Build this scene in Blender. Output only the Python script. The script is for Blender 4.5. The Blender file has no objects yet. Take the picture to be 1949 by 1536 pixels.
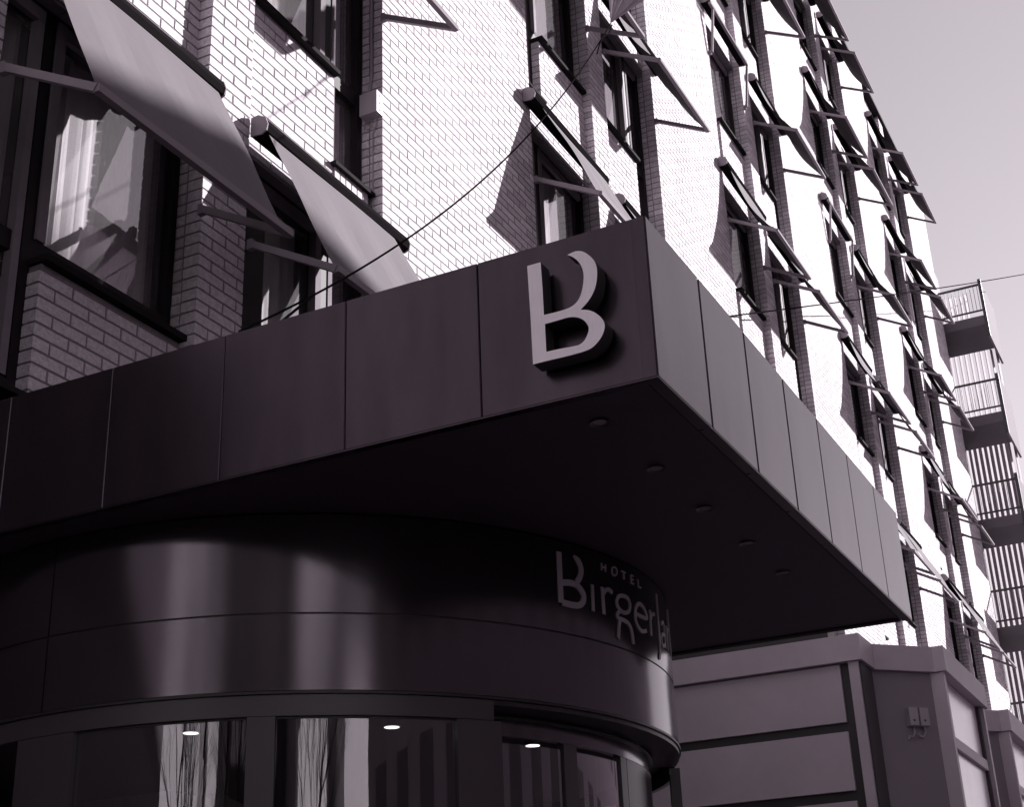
import bpy, bmesh, math, random
from mathutils import Vector, Matrix, noise
random.seed(7)
S = bpy.context.scene
COL = S.collection
H = 1.55                                   # eye height; heights below are measured from the eye

# ------------------------------------------------------------ camera
R = [[0.45485535, -0.88976808, -0.03767466], [0.34214959, 0.21365358, -0.91503323], [0.82221668, 0.40331739, 0.40161526]]
F = 2746.15
cam = bpy.data.cameras.new('camera')
cam.sensor_fit = 'HORIZONTAL'; cam.sensor_width = 36.0
cam.lens = F / 1949 * 36
cam.clip_start = 0.05; cam.clip_end = 2000
co = bpy.data.objects.new('camera', cam); COL.objects.link(co)
co.matrix_world = Matrix(((R[0][0], -R[1][0], -R[2][0], 0), (R[0][1], -R[1][1], -R[2][1], 0), (R[0][2], -R[1][2], -R[2][2], H), (0, 0, 0, 1)))
S.camera = co

def pix(u, v, z):                          # where a point falls in the photograph (only used to choose what is in view)
    c = [r[0] * u + r[1] * v + r[2] * z for r in R]
    if c[2] < .1: return (-9e9, -9e9, c[2])
    return (c[0] / c[2] * F + 974.5, c[1] / c[2] * F + 768, c[2])

def seen(u, v, z, m=260):
    x, y, d = pix(u, v, z)
    return -m < x < 1949 + m and -m < y < 1536 + m

# ------------------------------------------------------------ light
SUN = Vector((1.02, -0.68, 0.61)).normalized()
world = bpy.data.worlds.new('World'); S.world = world; world.use_nodes = True
wn = world.node_tree; wn.nodes.clear()
sky = wn.nodes.new('ShaderNodeTexSky'); sky.sky_type = 'NISHITA'; sky.sun_disc = False
sky.sun_elevation = math.asin(SUN.z); sky.sun_rotation = math.atan2(SUN.x, SUN.y)
sky.dust_density = 0.15; sky.air_density = 1.0
hsv = wn.nodes.new('ShaderNodeHueSaturation'); hsv.inputs['Saturation'].default_value = 0.0
tint = wn.nodes.new('ShaderNodeMixRGB'); tint.blend_type = 'MULTIPLY'; tint.inputs[0].default_value = 1
tint.inputs[2].default_value = (1.035, .94, 1.02, 1)
bg = wn.nodes.new('ShaderNodeBackground'); bg.inputs['Strength'].default_value = 0.056
wo = wn.nodes.new('ShaderNodeOutputWorld')
wn.links.new(sky.outputs[0], hsv.inputs['Color']); wn.links.new(hsv.outputs[0], tint.inputs[1])
wn.links.new(tint.outputs[0], bg.inputs[0]); wn.links.new(bg.outputs[0], wo.inputs[0])
sl = bpy.data.lights.new('sun', 'SUN'); sl.energy = 5.0; sl.angle = math.radians(.53); sl.color = (1, .97, .98)
so = bpy.data.objects.new('sun', sl); COL.objects.link(so)
so.rotation_euler = (-SUN).to_track_quat('-Z', 'Y').to_euler()
S.view_settings.view_transform = 'Standard'; S.view_settings.look = 'None'
S.view_settings.exposure = 1.22; S.view_settings.gamma = 1.0; S.view_settings.use_curve_mapping = False
S.render.engine = 'CYCLES'
S.cycles.max_bounces = 8; S.cycles.transparent_max_bounces = 12; S.cycles.caustics_reflective = False

# ------------------------------------------------------------ materials (a toned monochrome print: greys leaning to plum)
def g(l, p=1.0): return (l * (1 + .07 * p), l * (1 - .06 * p), l * (1 + .05 * p), 1)
def mat(name, l, rough=.6, metal=0., p=1., var=0., scale=6., island=0., bump=0., bscale=60., spec=.5, stretch=None):
    m = bpy.data.materials.new(name); m.use_nodes = True
    n = m.node_tree; b = n.nodes['Principled BSDF']
    b.inputs['Base Color'].default_value = g(l, p); b.inputs['Roughness'].default_value = rough
    b.inputs['Metallic'].default_value = metal; b.inputs['Specular IOR Level'].default_value = spec
    geo = n.nodes.new('ShaderNodeNewGeometry')
    vec = geo.outputs['Position']
    if stretch:
        mp = n.nodes.new('ShaderNodeMapping'); mp.inputs['Scale'].default_value = stretch
        n.links.new(vec, mp.inputs[0]); vec = mp.outputs[0]
    if var or island:
        val = None
        if var:
            t = n.nodes.new('ShaderNodeTexNoise'); t.inputs['Scale'].default_value = scale; t.inputs['Detail'].default_value = 6
            t.inputs['Roughness'].default_value = .65
            n.links.new(vec, t.inputs['Vector'])
            mr = n.nodes.new('ShaderNodeMapRange'); mr.inputs[1].default_value = .3; mr.inputs[2].default_value = .7
            mr.inputs[3].default_value = 1 - var; mr.inputs[4].default_value = 1 + var
            n.links.new(t.outputs[0], mr.inputs[0]); val = mr.outputs[0]
        if island:
            mi = n.nodes.new('ShaderNodeMapRange'); mi.inputs[3].default_value = 1 - island; mi.inputs[4].default_value = 1 + island
            n.links.new(geo.outputs['Random Per Island'], mi.inputs[0])
            if val:
                mu = n.nodes.new('ShaderNodeMath'); mu.operation = 'MULTIPLY'
                n.links.new(val, mu.inputs[0]); n.links.new(mi.outputs[0], mu.inputs[1]); val = mu.outputs[0]
            else: val = mi.outputs[0]
        mx = n.nodes.new('ShaderNodeVectorMath'); mx.operation = 'SCALE'; mx.inputs[0].default_value = g(l, p)[:3]
        n.links.new(val, mx.inputs['Scale']); n.links.new(mx.outputs[0], b.inputs['Base Color'])
    if bump:
        t2 = n.nodes.new('ShaderNodeTexNoise'); t2.inputs['Scale'].default_value = bscale; t2.inputs['Detail'].default_value = 5
        n.links.new(vec, t2.inputs['Vector'])
        bp = n.nodes.new('ShaderNodeBump'); bp.inputs['Strength'].default_value = bump; bp.inputs['Distance'].default_value = .01
        n.links.new(t2.outputs[0], bp.inputs['Height']); n.links.new(bp.outputs[0], b.inputs['Normal'])
    return m
M = {}
M['brick'] = mat('whitewashed_brick', .62, .85, var=.22, scale=38, island=.17, bump=.6, bscale=90, p=.7, spec=.2)
M['mortar'] = mat('mortar', .20, .9, var=.15, scale=20)
M['frame'] = mat('dark_window_frame', .018, .6, 0, 2.2, var=.1, spec=.15)
M['stile'] = mat('pale_window_stile', .22, .8, var=.1, spec=.02)
M['sill'] = mat('sill_sheet_metal', .02, .8, 0, var=.15, spec=.02)
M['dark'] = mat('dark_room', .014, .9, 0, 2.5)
M['canopy'] = mat('dark_canopy_metal', .076, .25, .95, 1.6, var=.20, scale=2.2, bump=.16, bscale=1.7, stretch=(2.2, 2.2, .5))
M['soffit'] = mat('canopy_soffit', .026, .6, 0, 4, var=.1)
M['letter'] = mat('brushed_aluminium', .92, .35, .25, .5, var=.05, stretch=(40, 40, 2))
M['ltside'] = mat('letter_side', .03, .6)
M['drum'] = mat('polished_dark_steel', .076, .15, .85, 1.3, var=.05, scale=3, bump=.10, bscale=1.6)
M['ring'] = mat('drum_ring', .03, .45, .4)
M['sign'] = mat('sign_letter_film', .34, .5)
M['bayfr'] = mat('bay_frame_metal', .50, .55, .0, var=.08, scale=2)
M['baydk'] = mat('bay_dark_frame', .035, .5, .0)
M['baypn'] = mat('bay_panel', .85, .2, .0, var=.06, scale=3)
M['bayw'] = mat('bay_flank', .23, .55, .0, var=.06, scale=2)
M['cass'] = mat('awning_cassette', .012, 1, 0, spec=0)
M['cap'] = mat('awning_end_cap', .24, .7, spec=.1)
M['arm'] = mat('awning_arm', .25, .8, 0, spec=.02)
M['box'] = mat('utility_box', .38, .55)
M['cable'] = mat('cable', .03, .6)
M['drumfr'] = mat('drum_frame_metal', .045, .4, .0, 1.6, var=.08, scale=2)
M['rope'] = mat('rope', .012, .9, spec=0)
M['cloth'] = mat('banner_cloth', .42, .85, bump=.1, bscale=30)
M['slab'] = mat('balcony_concrete', .10, .8, var=.1, scale=2)
M['balp'] = mat('balcony_panel', .20, .8, var=.05, spec=.03)
M['rail'] = mat('balcony_rail', .03, .5)
M['rib'] = mat('ribbed_screen', .50, .8, var=.06)
M['asphalt'] = mat('asphalt', .05, .9, var=.2, scale=30)
M['pave'] = mat('pavement', .35, .9, var=.15, scale=8)
M['oppw'] = mat('plaster_window', .22, .5)
M['opp'] = mat('plaster', .60, .9, var=.1, scale=1)
M['oppl'] = mat('pale_plaster', .6, .9, 0, .3, var=.08, scale=1)
M['oppd'] = mat('dark_brickwork', .06, .9, var=.1, scale=1)
M['bark'] = mat('bark', .05, .9)
M['chrome'] = mat('downlight_rim', .05, .3, .3)
M['hall'] = mat('hall_finish', .07, .8, 0, 1.6)

def fabric_mat():
    m = bpy.data.materials.new('awning_fabric'); m.use_nodes = True
    n = m.node_tree; b = n.nodes['Principled BSDF']
    b.inputs['Base Color'].default_value = g(.125); b.inputs['Roughness'].default_value = .9
    b.inputs['Specular IOR Level'].default_value = .15
    geo = n.nodes.new('ShaderNodeNewGeometry')
    t = n.nodes.new('ShaderNodeTexNoise'); t.inputs['Scale'].default_value = 3.5; t.inputs['Detail'].default_value = 4
    n.links.new(geo.outputs['Position'], t.inputs['Vector'])
    bp = n.nodes.new('ShaderNodeBump'); bp.inputs['Strength'].default_value = .25; bp.inputs['Distance'].default_value = .03
    n.links.new(t.outputs[0], bp.inputs['Height']); n.links.new(bp.outputs[0], b.inputs['Normal'])
    mc = n.nodes.new('ShaderNodeMixRGB'); mc.inputs[1].default_value = g(.032, 1.6); mc.inputs[2].default_value = g(.125)   # underside shade put into the colour, plain grey outer face
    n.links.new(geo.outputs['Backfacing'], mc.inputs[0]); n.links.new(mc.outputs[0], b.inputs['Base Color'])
    return m
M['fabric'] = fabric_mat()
def curtain_mat():
    m = bpy.data.materials.new('sheer_curtain'); m.use_nodes = True
    n = m.node_tree; b = n.nodes['Principled BSDF']
    b.inputs['Base Color'].default_value = g(.82, .6); b.inputs['Roughness'].default_value = .95; b.inputs['Specular IOR Level'].default_value = .1
    tr = n.nodes.new('ShaderNodeBsdfTranslucent'); tr.inputs[0].default_value = g(.5)
    mx = n.nodes.new('ShaderNodeMixShader'); mx.inputs[0].default_value = .25
    n.links.new(b.outputs[0], mx.inputs[1]); n.links.new(tr.outputs[0], mx.inputs[2])
    n.links.new(mx.outputs[0], n.nodes['Material Output'].inputs[0])
    return m
M['curtain'] = curtain_mat()
def glass_mat(name, l=1.0, refl=1.0, dust=0.):
    m = bpy.data.materials.new(name); m.use_nodes = True
    n = m.node_tree; n.nodes.remove(n.nodes['Principled BSDF'])
    geo = n.nodes.new('ShaderNodeNewGeometry')
    ior = n.nodes.new('ShaderNodeMix'); ior.inputs[2].default_value = 1.5; ior.inputs[3].default_value = 1 / 1.5   # the same sheet seen from either side
    n.links.new(geo.outputs['Backfacing'], ior.inputs[0])
    fr = n.nodes.new('ShaderNodeFresnel'); n.links.new(ior.outputs[0], fr.inputs['IOR'])
    mu = n.nodes.new('ShaderNodeMath'); mu.operation = 'MULTIPLY'; mu.inputs[1].default_value = refl; mu.use_clamp = True
    tr = n.nodes.new('ShaderNodeBsdfTransparent'); tr.inputs[0].default_value = (l, l, l, 1)
    gl = n.nodes.new('ShaderNodeBsdfGlossy'); gl.inputs['Roughness'].default_value = .015; gl.inputs[0].default_value = g(.95, .4)
    mx = n.nodes.new('ShaderNodeMixShader')
    n.links.new(fr.outputs[0], mu.inputs[0]); n.links.new(mu.outputs[0], mx.inputs[0])
    n.links.new(tr.outputs[0], mx.inputs[1]); n.links.new(gl.outputs[0], mx.inputs[2])
    out = mx.outputs[0]
    tx = n.nodes.new('ShaderNodeTexNoise'); tx.inputs['Scale'].default_value = .35; tx.inputs['Detail'].default_value = 2
    n.links.new(geo.outputs['Position'], tx.inputs['Vector'])
    bp = n.nodes.new('ShaderNodeBump'); bp.inputs['Strength'].default_value = .06; bp.inputs['Distance'].default_value = .02
    t3 = n.nodes.new('ShaderNodeTexNoise'); t3.inputs['Scale'].default_value = 2.2; t3.inputs['Detail'].default_value = 2
    n.links.new(geo.outputs['Position'], t3.inputs['Vector'])
    n.links.new(t3.outputs[0], bp.inputs['Height']); n.links.new(bp.outputs[0], gl.inputs['Normal'])
    if dust:
        t = n.nodes.new('ShaderNodeTexNoise'); t.inputs['Scale'].default_value = 260; t.inputs['Detail'].default_value = 3
        n.links.new(geo.outputs['Position'], t.inputs['Vector'])
        mr = n.nodes.new('ShaderNodeMapRange'); mr.inputs[1].default_value = .5; mr.inputs[2].default_value = .78; mr.inputs[3].default_value = dust; mr.inputs[4].default_value = dust * 3.2
        n.links.new(t.outputs[0], mr.inputs[0])
        df = n.nodes.new('ShaderNodeBsdfDiffuse'); df.inputs[0].default_value = g(.6, .5)
        m2 = n.nodes.new('ShaderNodeMixShader'); n.links.new(mr.outputs[0], m2.inputs[0]); n.links.new(out, m2.inputs[1]); n.links.new(df.outputs[0], m2.inputs[2]); out = m2.outputs[0]
    n.links.new(out, n.nodes['Material Output'].inputs[0])
    return m
M['glass'] = glass_mat('window_glass', .9, 2.6, .085)
M['dglass'] = glass_mat('door_glass', .55, 3.0)
def lamp_mat(s):
    m = bpy.data.materials.new('lit_lamp'); m.use_nodes = True
    b = m.node_tree.nodes['Principled BSDF']; b.inputs['Emission Color'].default_value = (1, .96, .98, 1); b.inputs['Emission Strength'].default_value = s
    return m
M['lamp'] = lamp_mat(1.4)

# ------------------------------------------------------------ mesh helpers
class MB:
    def __init__(s): s.v = []; s.f = []; s.m = []
    def poly(s, pts, mi=0):
        i = len(s.v); s.v += [tuple(p) for p in pts]; s.f.append(tuple(range(i, i + len(pts)))); s.m.append(mi)
    def box(s, x0, x1, y0, y1, z0, z1, mi=0):
        i = len(s.v)
        s.v += [(x0, y0, z0), (x1, y0, z0), (x1, y1, z0), (x0, y1, z0), (x0, y0, z1), (x1, y0, z1), (x1, y1, z1), (x0, y1, z1)]
        for f in ((0, 3, 2, 1), (4, 5, 6, 7), (0, 1, 5, 4), (1, 2, 6, 5), (2, 3, 7, 6), (3, 0, 4, 7)):
            s.f.append(tuple(i + k for k in f)); s.m.append(mi)
    def brick(s, x0, x1, y0, y1, z0, z1, c=.0022, jit=0):          # front face (-y) with worn edges, open at the back
        i = len(s.v)
        j = [random.uniform(-jit, jit) for _ in range(8)]
        s.v += [(x0, y0 + c, z0), (x1, y0 + c, z0), (x1, y0 + c, z1), (x0, y0 + c, z1),
                (x0 + c + j[0], y0, z0 + c + j[1]), (x1 - c + j[2], y0, z0 + c + j[3]), (x1 - c + j[4], y0, z1 - c + j[5]), (x0 + c + j[6], y0, z1 - c + j[7]),
                (x0, y1, z0), (x1, y1, z0), (x1, y1, z1), (x0, y1, z1)]
        for f in ((4, 5, 6, 7), (0, 1, 5, 4), (1, 2, 6, 5), (2, 3, 7, 6), (3, 0, 4, 7), (0, 8, 9, 1), (1, 9, 10, 2), (2, 10, 11, 3), (3, 11, 8, 0)):
            s.f.append(tuple(i + k for k in f)); s.m.append(0)
    def brickx(s, x0, x1, y0, y1, z0, z1, c=.004):                # the same with its worn face towards -x (reveals)
        i = len(s.v)
        s.v += [(x0 + c, y0, z0), (x0 + c, y1, z0), (x0 + c, y1, z1), (x0 + c, y0, z1), (x0, y0 + c, z0 + c), (x0, y1 - c, z0 + c), (x0, y1 - c, z1 - c), (x0, y0 + c, z1 - c),
                (x1, y0, z0), (x1, y1, z0), (x1, y1, z1), (x1, y0, z1)]
        for f in ((7, 6, 5, 4), (4, 5, 1, 0), (5, 6, 2, 1), (6, 7, 3, 2), (7, 4, 0, 3), (1, 9, 8, 0), (2, 10, 9, 1), (3, 11, 10, 2), (0, 8, 11, 3)):
            s.f.append(tuple(i + k for k in f)); s.m.append(0)
    def tube(s, pts, r, n=6, mi=0, cap=True):
        pts = [Vector(p) for p in pts]; i0 = len(s.v); up = None
        for k, p in enumerate(pts):
            d = (pts[min(k + 1, len(pts) - 1)] - pts[max(k - 1, 0)]).normalized()
            if up is None: up = Vector((0, 0, 1)) if abs(d.z) < .9 else Vector((1, 0, 0))
            a = d.cross(up).normalized(); b = a.cross(d).normalized(); up = b
            rr = r[k] if isinstance(r, (list, tuple)) else r
            for q in range(n):
                t = 2 * math.pi * q / n
                s.v.append(tuple(p + a * math.cos(t) * rr + b * math.sin(t) * rr))
        for k in range(len(pts) - 1):
            for q in range(n):
                a0 = i0 + k * n + q; a1 = i0 + k * n + (q + 1) % n
                s.f.append((a0, a1, a1 + n, a0 + n)); s.m.append(mi)
        if cap:
            s.f.append(tuple(i0 + q for q in reversed(range(n)))); s.m.append(mi)
            e = i0 + (len(pts) - 1) * n
            s.f.append(tuple(e + q for q in range(n))); s.m.append(mi)
    def bar(s, a, b, w, h, mi=0):                                  # square bar between two points
        a = Vector(a); b = Vector(b); d = (b - a).normalized()
        up = Vector((0, 0, 1)) if abs(d.z) < .95 else Vector((1, 0, 0))
        x = d.cross(up).normalized() * w / 2; y = x.normalized().cross(d).normalized() * h / 2
        i = len(s.v)
        for p in (a, b): s.v += [tuple(p - x - y), tuple(p + x - y), tuple(p + x + y), tuple(p - x + y)]
        for f in ((3, 2, 1, 0), (4, 5, 6, 7), (0, 1, 5, 4), (1, 2, 6, 5), (2, 3, 7, 6), (3, 0, 4, 7)):
            s.f.append(tuple(i + k for k in f)); s.m.append(mi)
    def prism(s, pts, axis, a0, a1, mi=0, smi=None):               # outline swept along axis 0/1/2
        def P(p, a): q = list(p); q.insert(axis, a); return tuple(q)
        i = len(s.v); n = len(pts)
        s.v += [P(p, a0) for p in pts] + [P(p, a1) for p in pts]
        s.f.append(tuple(range(i, i + n))); s.m.append(mi)
        s.f.append(tuple(range(i + 2 * n - 1, i + n - 1, -1))); s.m.append(mi)
        for k in range(n):
            k2 = (k + 1) % n
            s.f.append((i + k, i + n + k, i + n + k2, i + k2)); s.m.append(mi if smi is None else smi)
    def disc(s, c, r, z, n=20, mi=0, up=False):
        p = [(c[0] + r * math.cos(2 * math.pi * k / n), c[1] + r * math.sin(2 * math.pi * k / n), z) for k in range(n)]
        s.poly(p if up else p[::-1], mi)

ORG = {}
def mesh(name, mb, mats, org=(0, 0, 0), smooth=False):
    me = bpy.data.meshes.new(name)
    me.from_pydata([(v[0] - org[0], v[1] - org[1], v[2] - org[2]) for v in mb.v], [], mb.f)
    ms = mats if isinstance(mats, (list, tuple)) else [mats]
    for k in ms: me.materials.append(M[k])
    if len(ms) > 1: me.polygons.foreach_set('material_index', mb.m)
    if smooth: me.polygons.foreach_set('use_smooth', [True] * len(me.polygons))
    me.update()
    return me
def link(o, parent=None):
    COL.objects.link(o)
    if parent is not None: o.parent = parent
    return o
def thing(name, loc, label=None, cat=None, group=None, kind=None):  # an Empty at the base of a thing; loc measured from the eye
    o = bpy.data.objects.new(name, None); o.empty_display_size = .1
    o.location = (loc[0], loc[1], loc[2] + H); link(o); ORG[o.name] = tuple(loc)
    tag(o, label, cat, group, kind); return o
def tag(o, label=None, cat=None, group=None, kind=None):
    if label: o['label'] = label
    if cat: o['category'] = cat
    if group: o['group'] = group
    if kind: o['kind'] = kind
    return o
def part(name, mb, mats, parent, smooth=False):                     # mb in eye coordinates -> a child of the thing
    p = parent
    while p.name not in ORG: p = p.parent
    o = bpy.data.objects.new(name, mesh(name, mb, mats, ORG[p.name], smooth)); return link(o, parent)
def solo(name, mb, mats, smooth=False):                             # a thing that is one mesh
    o = bpy.data.objects.new(name, mesh(name, mb, mats, (0, 0, 0), smooth)); o.location.z = H; return link(o)

# ============================================================ SETTING
def slab(name, x0, x1, y0, y1, z, m):
    b = MB(); b.poly([(x0, y0, z), (x1, y0, z), (x1, y1, z), (x0, y1, z)]); tag(solo(name, b, m), kind='structure')
slab('ground', -400, 600, -400, 400, -H - .14, 'asphalt')
b = MB(); b.box(-30, 80, -2.2, 12, -H - .135, -H); tag(solo('pavement', b, 'pave'), kind='structure')

# ============================================================ THE HOTEL FACADE
V = 4.85; P = 6.34; ST = 2.837
NR = 6; ZTOP = 20.6; UEND = 36.25
HOTEL = thing('hotel_building', (12, V, -H), 'whitewashed brick hotel with paired columns of awning-shaded windows behind the canopy', 'building')
CO = .075; CH = .0625; BL = .25; BJ = .0125
rnd = random.Random(3)
near = []                                                           # (pixels, box) of bricks that show largest
stuff = MB()
def put(x0, x1, y0, y1, z0, z1):
    x, y, d = pix((x0 + x1) / 2, y0, (z0 + z1) / 2)
    if not (-300 < x < 2250 and -300 < y < 1836): return
    # hidden behind the canopy front: skip below the canopy's top edge line
    if x < 1226 and y > 768 - .29 * x + 60: return
    if x >= 1226 and x < 1740 and y > 410 + 1.2 * (x - 1226) + 60 and y < 1150: return
    j = rnd.uniform(-.0007, .0007)
    if -10 < x < 1960 and -10 < y < 1546: near.append(((z1 - z0) / d, x0, x1, y0 + j, y1, z0, z1))
    else: stuff.brick(x0, x1, y0 + j, y1, z0, z1, jit=.0015)
def courses(u0, u1, z0, z1, v, odd=0, corner=True):
    i0 = math.ceil((z0 + 1e-6) / CO)
    i1 = math.floor((z1 + 1e-6) / CO)
    for i in range(i0, i1):
        za = i * CO; zb = za + CH
        off = ((i + odd) % 2) * BL / 2
        x = u0
        first = True
        while x < u1 - .02:
            w = BL / 2 if (first and off) else BL
            e = min(x + w, u1)
            if u1 - e < .05: e = u1
            xe = e - (BJ if e < u1 - 1e-6 else 0)
            deep = .11 if (corner and (first or e >= u1 - 1e-6)) else .03
            if xe - x > .015: put(x, xe, v, v + deep, za, zb)
            x = e; first = False
def reveal(u, z0, z1, v0, v1):                                       # brick return facing back along the street
    for i in range(math.ceil(z0 / CO), math.floor(z1 / CO)):
        za = i * CO
        x, y, d = pix(u, v0, za)
        if not (-300 < x < 2250 and -300 < y < 1836): continue
        a = v0 + (.122 if i % 2 else .06)
        if i % 2 == 0: a = v0 + .122
        stuff.brickx(u + rnd.uniform(-.002, .002), u + .06, a, v1, za, za + CH)
wall = MB()                                                          # mortar bed behind the brick faces
beds = []
ZB = 2.0
walls = []                                                           # (u0,u1) of the full-height brick faces
for k in range(-1, 5):
    a0 = 4.21 + P * k
    if k >= 0: walls.append((a0 + 1.60, a0 + 2.03))                  # narrow pier
    u0 = a0 + 3.64; u1 = min(a0 + P, UEND) if k < 4 else UEND
    walls.append((max(u0, 1.2), u1))                                 # wide panel
for (u0, u1) in walls:
    courses(u0, u1, ZB, ZTOP, V, odd=int(u0 * 3) % 2)
    reveal(u0, ZB, ZTOP, V, V + .185)
    wall.box(u0 + .007, u1 - .007, V + .0045, V + .55, ZB - 4.2, ZTOP)
strips = []
for k in range(0, 5):
    strips.append(('A', 4.21 + P * k, k)); strips.append(('B', 6.24 + P * k, k))
SW = 1.60
VS = V + .10
for typ, u, k in strips:
    s0, s1 = (u + .50, u + SW) if typ == 'A' else (u, u + 1.10)      # brick spandrel under the main window
    d0, d1 = (u, u + .50) if typ == 'A' else (u + 1.10, u + SW)      # column of the narrow door light
    for r in range(0, NR + 1):
        dz = ST * (r - 1)
        zl = 5.30 + dz; zs = 6.545 + dz                               # lintel top, sill underside
        if r == 0: zl = ZB
        if r == NR: zs = ZTOP
        courses(s0, s1, zl, zs, VS)
        beds.append((s0 + .007, s1 - .007, VS + .0045, VS + .3, zl - .001, zs - .005))
        zt = 5.60 + dz
        if r > 0:
            courses(d0, d1, zl, zt if r < NR else ZTOP, VS)
            beds.append((d0 + .001, d1 - .001, VS + .0055, VS + .299, zl - .002, (5.765 + dz) if r < NR else ZTOP))
            # soldier course below the door sill
            if r < NR:
                x = d0 + .006
                while x < d1 - .05:
                    put(x, x + .063, VS - .012, VS + .03, 5.605 + dz, 5.76 + dz); x += CO
        if typ == 'A' and r < NR: reveal(s0, max(zl, ZB), zs, VS, VS + .14)
part('mortar_bed', wall, 'mortar', HOTEL)
for q in beds:
    if not (seen(q[0], q[2], q[4]) or seen(q[1], q[2], q[5]) or seen(q[0], q[2], q[5])): continue
    b = MB(); b.box(*q); part('spandrel_bed', b, 'mortar', HOTEL)
near.sort(reverse=True)
cache = {}
for n, (px, x0, x1, y0, y1, z0, z1) in enumerate(near):
    if n < 290:
        key = (round(x1 - x0, 3), round(y1 - y0, 2), round(z1 - z0, 3), n % 3)
        if key not in cache:
            mb = MB(); mb.brick(0, key[0], 0, key[1], 0, key[2], jit=.002); cache[key] = mesh('brick', mb, 'brick')
        o = bpy.data.objects.new('brick', cache[key]); link(o, HOTEL)
        o.location = (x0 - 12, y0 - V, z0 + H)
    else: stuff.brick(x0, x1, y0, y1, z0, z1, jit=.0015)
o = part('brickwork', stuff, 'brick', HOTEL); o['kind'] = 'stuff'
# parapet, roof, floors and the dark rooms behind
b = MB(); b.box(-2, UEND + .05, V - .06, V + .6, ZTOP, ZTOP + .07); part('parapet_cap', b, 'sill', HOTEL)
b = MB(); b.box(-2, UEND, V + .6, V + 12, ZTOP - .3, ZTOP); part('roof', b, 'slab', HOTEL)
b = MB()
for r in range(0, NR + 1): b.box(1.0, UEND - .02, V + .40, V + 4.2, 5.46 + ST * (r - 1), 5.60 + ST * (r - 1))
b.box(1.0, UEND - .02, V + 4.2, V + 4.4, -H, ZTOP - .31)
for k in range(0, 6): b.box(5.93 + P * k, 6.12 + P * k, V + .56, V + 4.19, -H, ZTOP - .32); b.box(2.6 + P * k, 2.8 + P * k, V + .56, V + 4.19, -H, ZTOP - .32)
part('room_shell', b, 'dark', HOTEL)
b = MB(); b.box(-8, 3.0, V + .62, V + .8, -H, ZTOP); b.box(UEND - .2, UEND, V + .56, V + 12, -H, ZTOP - .31); part('end_wall', b, 'mortar', HOTEL)

# windows: one of each hand, then copies
def curtain_mb(x0, x1, z0, z1, y, seed, amp=.008):
    q = random.Random(seed); b = MB(); n = max(8, int((x1 - x0) / .03)); ph = q.random() * 6
    prev = None
    for i in range(n + 1):
        x = x0 + (x1 - x0) * i / n
        yy = y + amp * math.sin(x * 34 + ph) + amp * .6 * math.sin(x * 61 + ph * 2)
        cur = ((x, yy + .01 * math.sin(x * 20), z0), (x, yy, z1))
        if prev: b.poly([prev[0], cur[0], cur[1], prev[1]])
        prev = cur
    return b
def window_meshes(hand):
    # local coordinates: x along the recess, y into the wall from the brick face, z from the row's datum
    f = (lambda x: x) if hand == 'B' else (lambda x: SW - x)
    def bx(b, x0, x1, y0, y1, z0, z1):
        p, q = sorted((f(x0), f(x1))); b.box(p, q, y0, y1, z0, z1)
    def pl(b, x0, x1, y, z0, z1):                                      # a single sheet of glass facing the street
        p, q = sorted((f(x0), f(x1))); b.poly([(p, y, z0), (q, y, z0), (q, y, z1), (p, y, z1)])
    fr = MB(); y0, y1 = .185, .30
    zb, zs, zh = 2.95, 3.755, 5.30
    bx(fr, 0, .055, y0, y1, zs, zh); bx(fr, .055, 1.085, y0, y1, zh - .03, zh); bx(fr, .055, 1.085, y0, y1, zs - .01, zs + .12)
    bx(fr, SW - .06, SW, y0, y1, zb, zh); bx(fr, 1.16, SW - .06, y0, y1, zh - .03, zh); bx(fr, 1.16, SW - .06, y0, y1, zb, zb + .10)
    bx(fr, 1.085, 1.16, y0, y1, zb, zh); bx(fr, 1.16, SW - .06, y0 + .01, y1, 3.745, 3.86)
    bx(fr, 0, SW, y1, y1 + .12, zh, zh + .15)
    st = MB(); bx(st, 1.015, 1.078, y0 - .012, y0 + .05, zs + .121, zh - .031); bx(st, 1.175, 1.225, y0 - .006, y0 + .05, zb + .11, zh - .115)
    bx(st, .06, 1.01, y0 - .006, y0 + .03, zh - .11, zh - .032); bx(st, 1.175, SW - .062, y0 - .007, y0 + .03, zh - .112, zh - .033)
    pn = MB(); pl(pn, .056, 1.014, .24, zs + .121, zh - .031)
    dp = MB(); pl(dp, 1.226, SW - .061, .24, zb + .101, zh - .031)
    si = MB(); bx(si, -.004 if hand == 'B' else 0, 1.11, .05, .22, zs - .05, zs - .012)
    ds = MB(); bx(ds, 1.07, SW, .055, .22, 2.918, 2.949)
    return {'window': (fr, 'frame'), 'stile': (st, 'stile'), 'pane': (pn, 'glass'), 'door_pane': (dp, 'glass'), 'sill': (si, 'sill'), 'door_sill': (ds, 'sill')}
WM = {h: {n: mesh(n, b, m) for n, (b, m) in window_meshes(h).items()} for h in 'AB'}
CM = []
for v in range(6):
    q = random.Random(40 + v)
    a = q.choice([.07, .12, .2, .32]); e = q.choice([.99, .99, .85])
    CM.append((a, e, q.random() < .85) if v else (.07, .97, True))
CM.append((.66, 1.0, False)); CMESH = {}
def curtain(h, v, door):
    key = (h, v, door)
    if key not in CMESH:
        a, e, d = CM[v]
        if door: a, e = 1.19, SW - .08
        x0, x1 = (a, e) if h == 'B' else (SW - e, SW - a)
        CMESH[key] = mesh('curtain', curtain_mb(x0, x1, 3.0 if door else 3.7, 5.26, .35, v + 10), 'curtain')
    return CMESH[key]
wq = random.Random(11)
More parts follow.
